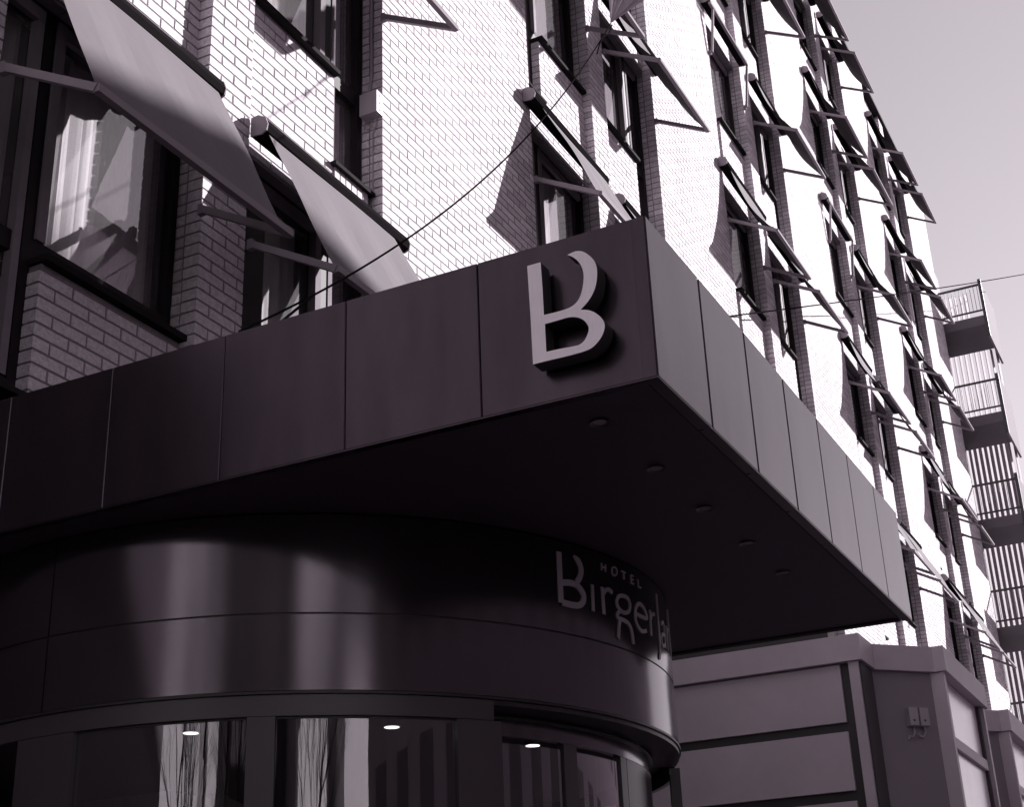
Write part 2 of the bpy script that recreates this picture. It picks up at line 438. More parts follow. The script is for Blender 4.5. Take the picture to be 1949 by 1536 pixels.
for typ, u, k in strips:
    for r in range(1, NR + 1):
        dz = ST * (r - 1)
        if not (seen(u + .2, V, 3.3 + dz, 150) or seen(u + 1.4, V, 4.8 + dz, 150) or seen(u + .2, V, 4.8 + dz, 150) or seen(u + 1.4, V, 3.3 + dz, 150)): continue
        w = bpy.data.objects.new('window', WM[typ]['window']); link(w, HOTEL); w.location = (u - 12, 0, dz + H)
        for nme in ('stile', 'pane', 'door_pane', 'sill', 'door_sill'): link(bpy.data.objects.new(nme, WM[typ][nme]), w)
        v = wq.randrange(6)
        if k == 0: v = 0 if typ == 'A' or r > 1 else 6
        link(bpy.data.objects.new('curtain', curtain(typ, v, False)), w)
        if CM[v][2]: link(bpy.data.objects.new('curtain', curtain(typ, v, True)), w)

# ============================================================ AWNINGS
AW = 1.78
def awning_parts(hand, state, seed):
    """local: x from the cassette's left end, y from the brick face (out is minus), z from the row datum"""
    q = random.Random(seed)
    ax = (.03, 1.60) if hand == 'B' else (.18, 1.75)
    cs = MB()
    prof = [(-.005, 5.47), (-.06, 5.475), (-.115, 5.44), (-.135, 5.39), (-.125, 5.345), (-.09, 5.325), (-.005, 5.335)]
    cs.prism(prof, 0, .012, AW - .012)
    big = [(y * 1.03, z + (.003 if z > 5.4 else -.003)) for y, z in prof]
    cap = MB(); cap.prism(big, 0, 0, .011); cap2 = MB(); cap2.prism(big, 0, AW - .011, AW)
    out = {'cassette': (cs, 'cass'), 'end_cap0': (cap, 'cap'), 'end_cap1': (cap2, 'cap')}
    if state == 'down':
        by, bz = -.66, 4.19
        fb = MB(); fb.box(.02 if hand == 'B' else .17, AW - (.17 if hand == 'B' else .02), by - .02, by + .02, bz - .022, bz + .022)
        x0 = .05 if hand == 'B' else .20; x1 = AW - (.20 if hand == 'B' else .05)
        sag = 0 if seed < 0 or seed >= 20 else q.uniform(0, .04); bel = .012 if seed < 0 else (q.uniform(-.012, .01) if seed >= 20 else -q.uniform(.02, .085)); tw = q.uniform(-.02, .02)
        fa = MB(); nx, nt = 14, 12; grid = []
        for i in range(nx + 1):
            s = i / nx; x = x0 + (x1 - x0) * s; row = []
            for t_ in range(nt + 1):
                t = t_ / nt
                y = -.118 + (by + .022 + .118) * t; z = 5.34 + (bz + .01 - 5.34) * t
                bulge = (.006 * math.sin(s * 17 + seed) * math.sin(math.pi * t) + .004 * math.sin(t * 9 + s * 5 + seed) + bel * math.sin(math.pi * t) - sag * math.sin(math.pi * s) * math.sin(math.pi * t) + tw * (s - .5) * math.sin(math.pi * t))
                row.append((x, y - bulge * .9, z + bulge * .43))
            grid.append(row)
        for i in range(nx):
            for t_ in range(nt): fa.poly([grid[i][t_], grid[i + 1][t_], grid[i + 1][t_ + 1], grid[i][t_ + 1]])
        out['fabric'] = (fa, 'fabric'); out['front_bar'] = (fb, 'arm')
        for n_, x in enumerate(ax):
            a = MB(); a.bar((x, -.03, 4.545), (x, by, bz), .034, .044); a.box(x - .018, x + .018, -.04, -.002, 4.51, 4.58)
            out['arm%d' % n_] = (a, 'arm')
    else:
        fb = MB(); fb.box(.03, AW - .03, -.155, -.115, 5.29, 5.325)
        out['front_bar'] = (fb, 'arm')
        for n_, x in enumerate(ax):
            a = MB(); a.bar((x, -.05, 4.545), (x, -.135, 5.30), .03, .035); a.box(x - .018, x + .018, -.04, -.002, 4.51, 4.58)
            out['arm%d' % n_] = (a, 'arm')
    return out
APROTO = {}
def awning_proto(hand, state, seed):
    key = (hand, state, seed)
    if key not in APROTO:
        d = {}
        for n, (b, m) in awning_parts(hand, state, seed).items():
            me = mesh(n.rstrip('01'), b, m, smooth=(n == 'fabric')); 
            d[n] = me
        APROTO[key] = d
    return APROTO[key]
ORD = ['first', 'second', 'third', 'fourth', 'fifth', 'sixth', 'seventh', 'eighth', 'ninth', 'tenth']
RETR = {('A', 2, 4), ('A', 3, 4)}
aq = random.Random(5)
for n, (typ, u, k) in enumerate(strips):
    x0 = u if typ == 'B' else u - .17
    for r in range(1, NR + 1):
        dz = ST * (r - 1)
        corners = [(x, y, z + dz) for x in (x0, x0 + AW) for y, z in ((V, 5.4), (V - .66, 4.2))]
        if not any(seen(*c, m=30) for c in corners): continue
        vis = False
        for c in corners + [(x0 + AW / 2, V - .4, 4.8 + dz)]:
            x, y, d = pix(*c)
            hid = (x < 1226 and y > 765 - .29 * x) or (1226 <= x < 1735 and y > 410 + 1.265 * (x - 1226)) or (x < 1660 and y > 1150) or (y > 1320)
            if -5 < x < 1954 and -5 < y < 1541 and not hid: vis = True
        if not vis: continue
        st = 'up' if (typ, k, r) in RETR else 'down'
        t = bpy.data.objects.new('awning', None); t.location = (x0, V, dz + H); link(t); t.empty_display_size = .1
        word = 'grey awning let down' if st == 'down' else 'awning rolled up'
        tag(t, '%s, %s window column from the left, %s row up' % (word, ORD[n], ORD[r - 1]), 'awning', 'window awnings on the brick facade')
        sd = -1 - n if (k == 0 and r == 1) else aq.randrange(6) + (20 if r <= 2 else 0)
        for nm, me in awning_proto(typ, st, sd).items(): link(bpy.data.objects.new(nm.rstrip('01'), me), t)

# ============================================================ BALCONY STACK AT THE FAR END
UB, UW = 36.35, 38.1
scr = thing('louvred_screen', (UW, 4.4, -H), 'tall pale screen of upright slats behind the stacked balconies', 'screen')
nr = 9
for i in range(nr):
    y = 3.84 + i * .138
    b = MB(); a = math.radians(22); cx, cy = math.cos(a) * .058, math.sin(a) * .05
    zt_ = 16.8 if i < 4 else 18.6
    b.prism([(UW - cx, y + cy), (UW - cx - .006, y + cy - .016), (UW + cx - .006, y - cy - .016), (UW + cx, y - cy)], 2, -H, zt_); part('slat', b, 'rib', scr)
b = MB(); b.box(UW + 3.2, UW + 3.4, 4.3, 6.5, -H, 15.6); part('rear_wall', b, 'mortar', scr)
b = MB(); b.box(UEND + .06, UW + .25, 5.06, 5.3, -H, 19.4); part('return_wall', b, 'mortar', scr)
bn = ['top balcony of the stack against the sky', 'second balcony from the top of the stack', 'third balcony from the top of the stack', 'fourth balcony from the top of the stack', 'lowest visible balcony of the stack']
for i in range(5):
    z = 17.05 - 2.78 * i
    t = thing('balcony', (UB, 4.4, z), bn[i] + ', with dark railing and pale side panel', 'balcony', 'balconies stacked at the far end of the hotel')
    b = MB(); b.box(UB, UW - .07, 3.79, 5.05, z - .27, z); part('slab', b, 'slab', t)
    b = MB(); b.box(UB - .02, UW + .3, 3.73, 3.785, z - .62, z + 1.05); part('side_panel', b, 'balp', t)
    b = MB(); b.bar((UB + .02, 3.79, z + .92), (UB + .02, 5.02, z + .92), .045, .05); hr = part('handrail', b, 'rail', t)
    b = MB(); b.bar((UB + .02, 3.79, z + .16), (UB + .02, 5.02, z + .16), .035, .04)
    rl = part('bottom_rail', b, 'rail', t)
    for q in range(13):
        y = 3.85 + q * .095
        b = MB(); b.bar((UB + .02, y, z + .17), (UB + .02, y, z + .91), .012, .012); part('baluster', b, 'rail', rl)
    b = MB(); b.prism([(UB - .03, z + 1.06), (UB + .03, z + 1.06), (UB + .03, z - .63), (UB - .03, z - .63)], 1, 3.72, 3.80); part('edge_post', b, 'rail', t)

# ============================================================ CANOPY
VC = 1.41; UC = 2.79 * VC; ZS = 1.347 * VC; ZT = 1.762 * VC; UF = 5.305 * VC
CAN = thing('entrance_canopy', (UC, VC, ZS), 'dark metal entrance canopy with deep panelled edge over the revolving door', 'canopy')
xs = [UC + i * (UF - UC) / 7 for i in range(8)]
for i in range(7):
    gp = .009 if i < 4 else .003
    b = MB(); x0, x1 = xs[i] + (gp / 2 if i else 0), xs[i + 1] - gp / 2
    b.prism([(x0, VC + .006), (x0 + .006, VC), (x1 - .006, VC), (x1, VC + .006), (x1, VC + .05), (x0, VC + .05)], 2, ZS, ZT)
    part('side_panel', b, 'canopy', CAN)
vs = [VC, 1.4495 * VC, 1.836 * VC, 2.222 * VC, 2.610 * VC, 2.99 * VC, V - .03]
for i in range(6):
    y0, y1 = vs[i] + (.0015 if i else 0), vs[i + 1] - .0015
    b = MB()
    if i == 0: y0 = VC + .0505
    b.prism([(UC + (.003 if i else .0), y0), (UC, y0 + .003), (UC, y1 - .003), (UC + .003, y1), (UC + .05, y1), (UC + .05, y0)], 2, ZS, ZT)
    part('front_panel', b, 'canopy', CAN)
b = MB(); b.box(UC + .012, UC + .06, VC + .06, V - .04, ZS + .004, ZT - .004); b.box(UC + .07, UF - .01, VC + .014, VC + .06, ZS + .004, ZT - .004)
b.box(UF - .05, UF, VC + .06, V - .04, ZS, ZT); part('backing', b, 'dark', CAN)
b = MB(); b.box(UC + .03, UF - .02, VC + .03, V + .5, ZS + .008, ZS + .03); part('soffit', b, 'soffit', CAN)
b = MB(); b.box(UC + .051, UF - .051, VC + .061, V - .02, ZT - .05, ZT - .02); part('roof', b, 'slab', CAN)
b = MB(); b.box(UC + .002, UF - .002, VC + .002, VC + .03, ZS - .006, ZS - .001); b.box(UC + .002, UC + .03, VC + .031, V, ZS - .006, ZS - .001); part('drip_edge', b, 'canopy', CAN)
for x in (4.20, 4.715, 5.24, 5.77, 6.29):
    b = MB(); n = 18
    for k in range(n):
        a0, a1 = 2 * math.pi * k / n, 2 * math.pi * (k + 1) / n
        b.poly([(x + .036 * math.cos(a0), 1.73 + .036 * math.sin(a0), ZS - .001), (x + .036 * math.cos(a1), 1.73 + .036 * math.sin(a1), ZS - .001),
                (x + .024 * math.cos(a1), 1.73 + .024 * math.sin(a1), ZS + .004), (x + .024 * math.cos(a0), 1.73 + .024 * math.sin(a0), ZS + .004)][::-1])
    dl = part('downlight', b, 'chrome', CAN)
    b = MB(); b.disc((x, 1.73), .024, ZS + .005); part('lens', b, 'stile', dl)

# the big letter
OUT = [(1.81, 2.367), (1.76, 2.367), (1.758, 2.271), (1.758, 2.168), (1.718, 2.167), (1.683, 2.168), (1.658, 2.172), (1.635, 2.186), (1.618, 2.217), (1.608, 2.265), (1.611, 2.301), (1.624, 2.331), (1.642, 2.352), (1.661, 2.366), (1.636, 2.371), (1.614, 2.367), (1.595, 2.354), (1.577, 2.333), (1.564, 2.309), (1.559, 2.279), (1.564, 2.237), (1.576, 2.204), (1.597, 2.176), (1.626, 2.152), (1.601, 2.144), (1.578, 2.129), (1.556, 2.104), (1.546, 2.077), (1.551, 2.052), (1.566, 2.029), (1.591, 2.009), (1.62, 2.001), (1.678, 1.999), (1.742, 2.0), (1.806, 2.0), (1.807, 2.182)]
HOLE = [(1.756, 2.134), (1.709, 2.135), (1.675, 2.136), (1.651, 2.132), (1.627, 2.12), (1.61, 2.101), (1.602, 2.078), (1.608, 2.057), (1.62, 2.039), (1.637, 2.029), (1.657, 2.028), (1.701, 2.031), (1.756, 2.033)]
def smooth_loop(pts, sharp):
    out = []
    n = len(pts)
    for i in range(n):
        p0, p1, p2, p3 = [Vector(pts[(i + d) % n]) for d in (-1, 0, 1, 2)]
        out.append(tuple(p1))
        if i in sharp or (i + 1) % n in sharp: 
            if i in sharp and (i + 1) % n in sharp: continue
            p0 = p1 if i in sharp else p0; p3 = p2 if (i + 1) % n in sharp else p3
        for t in (.33, .67):
            out.append(tuple(.5 * ((2 * p1) + (-p0 + p2) * t + (2 * p0 - 5 * p1 + 4 * p2 - p3) * t * t + (-p0 + 3 * p1 - 3 * p2 + p3) * t ** 3)))
    return out
def letter_b():
    cu = bpy.data.curves.new('letter_b', 'CURVE'); cu.dimensions = '2D'; cu.fill_mode = 'BOTH'; cu.extrude = .034
    for pts, sh in ((OUT, {0, 1, 2, 3, 13, 23, 34, 35}), (HOLE, {0, 12})):
        q = smooth_loop(pts, sh)
        sp = cu.splines.new('POLY'); sp.points.add(len(q) - 1); sp.use_cyclic_u = True
        for p, (y, z) in zip(sp.points, q): p.co = (-(y - 1.68), z - 2.18, 0, 1)
    tmp = bpy.data.objects.new('tmp', cu); COL.objects.link(tmp)
    dg = bpy.context.evaluated_depsgraph_get(); me = bpy.data.meshes.new_from_object(tmp.evaluated_get(dg))
    bpy.data.objects.remove(tmp); bpy.data.curves.remove(cu)
    me.name = 'letter_b'; me.materials.clear(); me.materials.append(M['letter']); me.materials.append(M['ltside'])
    for p in me.polygons: p.material_index = 0 if p.normal.z > .9 else 1; p.use_smooth = False
    return me
lb = bpy.data.objects.new('letter_b', letter_b()); link(lb)
# local x = street-wards (-v), y = up, z = towards the camera (-u)
lb.matrix_world = Matrix(((0, 0, -1, UC - .051), (-1, 0, 0, 1.68), (0, 1, 0, 2.18 + H), (0, 0, 0, 1)))
tag(lb, 'big raised metal letter B with a pale face on the canopy front', 'letter')
fx = thing('letter_fixing', (0, 0, 0)) if False else None

# ============================================================ REVOLVING DOOR DRUM
Z1 = 1.5; C0 = (3.925 * Z1, 2.686 * Z1); RD = 1.168 * Z1; ZR = .79 * Z1
DR = thing('revolving_door', (C0[0], C0[1], -H), 'curved dark metal revolving door drum with glass panes below the canopy', 'door')
def arc(a0, a1, r, n): return [(C0[0] + r * math.cos(math.radians(a0 + (a1 - a0) * i / n)), C0[1] + r * math.sin(math.radians(a0 + (a1 - a0) * i / n))) for i in range(n + 1)]
def shell(a0, a1, r0, r1, z0, z1, n=None):
    n = n or max(3, int(abs(a1 - a0) / .8)); b = MB(); o = arc(a0, a1, r1, n); i_ = arc(a0, a1, r0, n)
    for k in range(n):
        b.poly([(*o[k], z0), (*o[k + 1], z0), (*o[k + 1], z1), (*o[k], z1)]); b.poly([(*i_[k + 1], z0), (*i_[k], z0), (*i_[k], z1), (*i_[k + 1], z1)])
        b.poly([(*o[k + 1], z0), (*o[k], z0), (*i_[k], z0), (*i_[k + 1], z0)]); b.poly([(*o[k], z1), (*o[k + 1], z1), (*i_[k + 1], z1), (*i_[k], z1)])
    for k in (0, n): 
        q = [(*o[k], z0), (*o[k], z1), (*i_[k], z1), (*i_[k], z0)]; b.poly(q if k == 0 else q[::-1])
    return b
def dshell(name, a0, a1, r0, r1, z0, z1, m, par=None):
    b = shell(a0, a1, r0, r1, z0, z1); o = part(name, b, m, par or DR, True)
    bm_ = bmesh.new(); bm_.from_mesh(o.data); bmesh.ops.remove_doubles(bm_, verts=bm_.verts, dist=1e-5); bm_.to_mesh(o.data); bm_.free()
    o.data.set_sharp_from_angle(angle=math.radians(30))
    return o
def sheet(name, a0, a1, r, z0, z1):
    n = max(3, int(abs(a1 - a0) / .8)); o = arc(a0, a1, r, n); b = MB()
    for k in range(n): b.poly([(*o[k], z0), (*o[k + 1], z0), (*o[k + 1], z1), (*o[k], z1)])
    q = part(name, b, 'dglass', DR, True)
    bm_ = bmesh.new(); bm_.from_mesh(q.data); bmesh.ops.remove_doubles(bm_, verts=bm_.verts, dist=1e-5); bm_.to_mesh(q.data); bm_.free()
    q.data.polygons.foreach_set('use_smooth', [True] * len(q.data.polygons)); return q
for (a0, a1) in ((-291, -182.2), (-182, -60.2), (-60, 68.8)):
    dshell('upper_panel', a0, a1, RD - .02, RD, Z1 + .004, ZS - .002, 'drum')
    dshell('lower_panel', a0, a1, RD - .02, RD, ZR + .022, Z1 - .004, 'drum')
dshell('seam', -291, 69, RD - .03, RD - .006, Z1 - .005, Z1 + .005, 'ring')
dshell('ledge', -291, 69, RD - .02, RD + .008, ZR + .008, ZR + .018, 'ring')
dshell('header', -291, -122.7, RD - .03, RD - .002, .742 * Z1, ZR + .006, 'drumfr')
dshell('header', -60, 69, RD - .03, RD - .002, .742 * Z1, ZR + .006, 'drum')
RI = RD - .14
dshell('opening_soffit', -122.7, -60, RI - .05, RD - .001, ZR - .012, ZR + .006, 'ring')
dshell('inner_header', -122.6, -68, RI - .03, RI, .735 * Z1 - .015, ZR - .013, 'drum')
dshell('inner_lip', -122.6, -68, RI, RI + .012, ZR - .035, ZR - .025, 'chrome')
for a0, a1, r in ((-186, -176.6, RD), (-153.8, -150.4, RD), (-127.8, -121.6, RD), (-71.5, -64, RD)):
    dshell('post', a0, a1, r - .05, r - .004, -H, .741 * Z1, 'drumfr')
for a0, a1 in ((-121.4, -120), (-106.9, -104.0), (-91.4, -89.2), (-89, -70.5)):
    dshell('door_stile', a0, a1, RI - .035, RI - .001, -H, .735 * Z1 - .016, 'drumfr')
for a0, a1, r in ((-176.5, -153.9, RD - .02), (-150.3, -127.9, RD - .02)):
    pn = sheet('pane', a0, a1, r, -H + .1, .741 * Z1)
    dshell('gasket', a0, a1, r - .012, r + .004, .7365 * Z1, .7405 * Z1, 'ring', pn)
for a0, a1 in ((-119.9, -107), (-103.9, -91.5)):
    sheet('pane', a0, a1, RI - .012, -H + .1, .715 * Z1 - .01)
b = MB(); b.disc(C0, RD - .04, ZR + .005, 48); part('ceiling', b, 'hall', DR)
b = MB(); b.disc(C0, RD - .03, -H + .004, 48, up=True); part('floor', b, 'hall', DR)
for a0, a1 in ((-60, 60),): dshell('inner_wall', a0 + 70, a1 + 60, RD - .06, RD - .045, -H, ZR, 'hall')
for ang in (20, 110, 200, 290):
    a = math.radians(ang); b = MB()
    x, y = C0[0] + 1.45 * math.cos(a), C0[1] + 1.45 * math.sin(a)
    b.bar((C0[0], C0[1], ZR - .35), (x, y, ZR - .35), .05, .09); b.bar((x, y, -H), (x, y, ZR - .3), .05, .05); part('wing', b, 'baydk', DR)
for x, y in ((4.56, 3.71), (4.95, 3.02), (5.67, 2.75), (5.78, 2.61)):
    b = MB(); b.disc((x, y), .031, ZR - .041, 20); part('lamp', b, 'lamp', DR)
    b = MB(); b.tube([(x, y, ZR - .039), (x, y, ZR + .02)], .036, 16); part('lamp_rim', b, 'stile', DR)

# lettering on the drum (strokes as angle, height)
ST_ = {'b': [[(-111.0, 1.846), (-111.09, 1.625)], [(-108.08, 1.846), (-107.29, 1.83), (-106.82, 1.808), (-106.75, 1.786), (-107.13, 1.757), (-107.88, 1.729)], [(-110.69, 1.714), (-109.33, 1.721), (-107.91, 1.719), (-106.91, 1.7), (-106.54, 1.68), (-106.72, 1.655), (-107.51, 1.634), (-108.97, 1.627), (-111.02, 1.628)]],
 'i': [[(-104.48, 1.741), (-104.62, 1.623)]], 'r': [[(-102.18, 1.744), (-102.14, 1.624)], [(-102.09, 1.715), (-101.4, 1.735), (-100.6, 1.743), (-99.75, 1.735)]],
 'g': [[(-96.78, 1.74), (-95.44, 1.738), (-94.85, 1.716), (-95.22, 1.686), (-96.24, 1.667), (-97.55, 1.666), (-98.51, 1.683), (-98.63, 1.707), (-97.98, 1.73), (-96.78, 1.74)], [(-98.08, 1.662), (-98.77, 1.645), (-98.55, 1.63), (-97.14, 1.629), (-95.69, 1.621), (-94.9, 1.592), (-94.64, 1.538)], [(-98.17, 1.625), (-98.56, 1.592), (-98.98, 1.537)]],
 'e': [[(-93.23, 1.683), (-89.3, 1.688), (-89.4, 1.716), (-90.28, 1.734), (-91.57, 1.74), (-92.74, 1.721), (-93.29, 1.689), (-93.29, 1.652), (-92.57, 1.627), (-91.38, 1.616), (-89.69, 1.629)]],
 'r.': [[(-87.53, 1.739), (-87.73, 1.62)], [(-87.51, 1.699), (-86.75, 1.727), (-85.53, 1.735)]],
 'j': [[(-83.41, 1.847), (-83.49, 1.735), (-83.56, 1.639), (-83.83, 1.575), (-84.51, 1.537)]],
 'a': [[(-81.76, 1.716), (-80.46, 1.735), (-79.74, 1.709), (-79.8, 1.614)], [(-79.9, 1.676), (-81.75, 1.667), (-82.41, 1.64), (-81.89, 1.612), (-80.0, 1.632)]],
 'r..': [[(-77.6, 1.739), (-77.7, 1.62)], [(-77.6, 1.699), (-76.8, 1.727), (-75.6, 1.735)]], 'l': [[(-74.0, 1.847), (-74.0, 1.62)]],
 'h': [[(-101.97, 1.853), (-102.04, 1.819)], [(-101.05, 1.852), (-101.14, 1.819)], [(-102.04, 1.836), (-101.11, 1.836)]], 'o': [[(-98.7, 1.857), (-98.16, 1.852), (-98.1, 1.835), (-98.7, 1.818), (-99.32, 1.823), (-99.3, 1.847), (-98.7, 1.857)]],
 't': [[(-96.73, 1.853), (-95.58, 1.853)], [(-96.15, 1.853), (-96.15, 1.819)]], 'e.': [[(-93.89, 1.855), (-93.91, 1.82), (-93.1, 1.819)], [(-93.89, 1.855), (-93.1, 1.855)], [(-93.92, 1.837), (-93.2, 1.837)]], 'l.': [[(-91.45, 1.854), (-91.45, 1.820), (-90.6, 1.820)]]}
SG = thing('hotel_sign', (C0[0], C0[1] - RD, 1.6), 'thin pale hotel name lettering wrapped round the upper band of the door drum', 'sign')
def on_drum(s, z, r): a = s / RD; return (C0[0] + r * math.cos(a), C0[1] + r * math.sin(a), z)
for key, strokes in ST_.items():
    small = key in ('h', 'o', 't', 'e.', 'l.')
    w = .0032 if small else (.013 if key == 'b' else .0085)
    b = MB()
    for stn, s in enumerate(strokes):
        pts = [Vector((math.radians(a) * RD, z)) for a, z in s]
        if len(pts) > 3:                                             # round the curve off
            q = []
            cl = (pts[0] - pts[-1]).length < 1e-4
            for i in range(len(pts) - 1):
                p0 = pts[i - 1] if i else (pts[-2] if cl else pts[0]); p1, p2 = pts[i], pts[i + 1]
                p3 = pts[i + 2] if i + 2 < len(pts) else (pts[1] if cl else pts[-1])
                for t in (0, .25, .5, .75): q.append(.5 * ((2 * p1) + (-p0 + p2) * t + (2 * p0 - 5 * p1 + 4 * p2 - p3) * t * t + (-p0 + 3 * p1 - 3 * p2 + p3) * t ** 3))
            pts = q + [pts[-1]]
        L = []
        for i, p in enumerate(pts):
            d = (pts[min(i + 1, len(pts) - 1)] - pts[max(i - 1, 0)]).normalized(); nn = Vector((-d.y, d.x))
            ww = w * (.25 + .75 * min(1, i / 4) if key == 'b' and stn == 1 else 1)
            L.append((p + nn * ww, p - nn * ww))
        r1 = RD + .006 + .0006 * stn; r0 = RD + .0005
        for i in range(len(L) - 1):
            a, c, d, e = L[i][0], L[i][1], L[i + 1][1], L[i + 1][0]
            n = max(1, int(abs((L[i][0] - L[i + 1][0]).x) / .02))
            f = [on_drum(*p, r1) for p in (a, c, d, e)]; k = [on_drum(*p, r0) for p in (a, c, d, e)]
            b.poly(f); b.poly([f[1], f[0], k[0], k[1]]) if i == 0 else None
            b.poly([f[0], f[3], k[3], k[0]]); b.poly([f[2], f[1], k[1], k[2]])
    part('letter_' + key.strip('.'), b, 'sign', SG)

# ============================================================ GROUND-FLOOR BAYS
ZC = 2.84; CHT = .21
def bay_prism(b, plan, z0, z1, mi=0): b.prism(plan, 2, z0, z1, mi)
def bay(i, du, label):
    """the splayed shop-like bay: flank, cornice, corner posts, framed street panes"""
    t = thing('bay_front', (12.16 + du, 2.1, -H), label, 'bay', 'grey ground-floor bays along the pavement')
    U = lambda x: x + du
    c = MB()
    plan = [(U(11.76), 2.58), (U(12.17), 2.18), (U(12.17), 2.085), (U(14.06), 2.085), (U(14.06), 2.18), (U(14.42), 2.58), (U(14.42), 3.4), (U(11.76), 3.4)]
    bay_prism(c, [(x, y) for x, y in plan][::-1], ZC - CHT, ZC); part('cornice', c, 'bayfr', t)
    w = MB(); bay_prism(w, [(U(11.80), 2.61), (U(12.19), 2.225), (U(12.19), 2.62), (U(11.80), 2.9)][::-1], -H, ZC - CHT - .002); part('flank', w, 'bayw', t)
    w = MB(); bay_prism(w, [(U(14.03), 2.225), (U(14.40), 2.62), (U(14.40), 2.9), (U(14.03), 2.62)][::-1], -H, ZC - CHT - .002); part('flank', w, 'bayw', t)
    for x0, x1 in ((12.195, 12.28), (13.95, 14.03)):
        w = MB(); w.box(U(x0), U(x1), 2.115, 2.25, -H, ZC - CHT - .003); part('corner_post', w, 'bayfr', t)
    for x0, x1 in ((12.29, 12.36), (13.87, 13.94)):
        w = MB(); w.box(U(x0), U(x1), 2.15, 2.25, -H, ZC - CHT - .003); part('frame', w, 'baydk', t)
    for z0, z1 in ((2.04, 2.13), (1.0, 1.09), (-.1, -.01)):
        w = MB(); w.box(U(12.365), U(13.865), 2.14, 2.24, z0, z1); part('transom', w, 'bayfr', t)
    for z0, z1 in ((2.135, ZC - CHT - .005), (1.095, 2.035), (-.005, .995), (-H, -.105)):
        w = MB(); w.box(U(12.362), U(13.868), 2.175, 2.23, z0, z1); part('panel', w, 'baypn', t)
bay(0, 0, 'nearest splayed grey bay front carrying two small utility boxes')
bay(1, 3.17, 'second splayed grey bay front, just beyond the one with utility boxes')
bay(2, 6.34, 'third splayed grey bay front, farthest along the pavement')
# the part that turns back to the door
t = thing('entrance_side_wall', (11.4, 3.4, -H), 'grey panelled wall beside the drum with dark transom bands', 'wall')
b = MB(); b.prism([(11.33, 5.4), (11.33, 2.575), (11.76, 2.575), (11.76, 5.4)][::-1], 2, ZC - CHT, ZC); part('cornice', b, 'bayfr', t)
b = MB(); b.box(11.42, 11.75, 2.64, 5.4, -H, ZC - CHT - .002); part('core', b, 'baydk', t)
b = MB(); b.box(11.365, 11.419, 2.615, 2.695, -H, ZC - CHT - .003); part('corner_post', b, 'bayfr', t)
for z0, z1 in ((2.165, 2.62), (1.64, 2.09), (.8, 1.56), (-.2, .72), (-1.2, -.28)):
    b = MB(); b.box(11.385, 11.419, 2.77, 5.3, z0, z1); part('panel', b, 'bayfr', t)
b = MB(); b.box(11.46, 11.72, 2.85, 5.4, ZC, ZC + .16); part('upstand', b, 'baydk', t)
b = MB(); b.box(11.395, 11.75, 2.60, 2.639, -H, ZC - CHT - .004); part('flank', b, 'baydk', t)
# infill wall behind the bays and ground floor shell of the hotel
b = MB(); b.box(11.77, UEND, 2.75, 2.85, -H, ZC - .01); part('ground_floor_wall', b, 'bayw', HOTEL)
b = MB(); b.box(11.4, UEND, 2.86, V + .3, ZC - .12, ZC - .02); part('ground_floor_roof', b, 'slab', HOTEL)
b = MB(); b.box(-8, 4.1, V, V + .3, -H, 2.0); part('ground_floor_wall', b, 'bayw', HOTEL)
b = MB(); b.box(4.12, 11.4, V + 1.1, V + 1.3, -H, 2.4); part('lobby_wall', b, 'hall', HOTEL)
# utility boxes on the splayed flank
ex = Vector((12.19 - 11.80, 2.225 - 2.61, 0)).normalized(); en = Vector((-ex.y, ex.x, 0)) * -1
if en.x > 0: en = -en
def obox(b, s0, s1, n0, n1, z0, z1, base=Vector((11.80, 2.61, 0))):
    i = len(b.v)
    for z in (z0, z1):
        for s, n in ((s0, n0), (s1, n0), (s1, n1), (s0, n1)):
            p = base + ex * s + en * n; b.v.append((p.x, p.y, z))
    for f in ((0, 3, 2, 1), (4, 5, 6, 7), (0, 1, 5, 4), (1, 2, 6, 5), (2, 3, 7, 6), (3, 0, 4, 7)):
        b.f.append(tuple(i + k for k in f)); b.m.append(0)
for j, (s0, lab) in enumerate(((.255, 'left small grey utility box with cable on the splayed bay flank'), (.355, 'right small grey utility box with cable on the splayed bay flank'))):
    t = thing('utility_box', (11.8 + ex.x * s0, 2.61 + ex.y * s0, 2.2), lab, 'box', 'utility boxes on the bay')
    b = MB(); obox(b, s0, s0 + .082, .001, .06, 2.18, 2.325); part('case', b, 'box', t)
    b = MB(); obox(b, s0 + .031, s0 + .047, .0605, .063, 2.213, 2.228); part('key_hole', b, 'cable', t)
    b = MB(); base = Vector((11.8, 2.61, 0)) + en * .02
    b.tube([tuple(base + ex * (s0 + .05 + dx) + Vector((0, 0, z))) for dx, z in ((0, 2.18), (.004, 2.13), (-.02, 2.095), (-.05, 2.10), (-.065, 2.12 if j else 2.07))], .008, 6); part('cable', b, 'box', t)

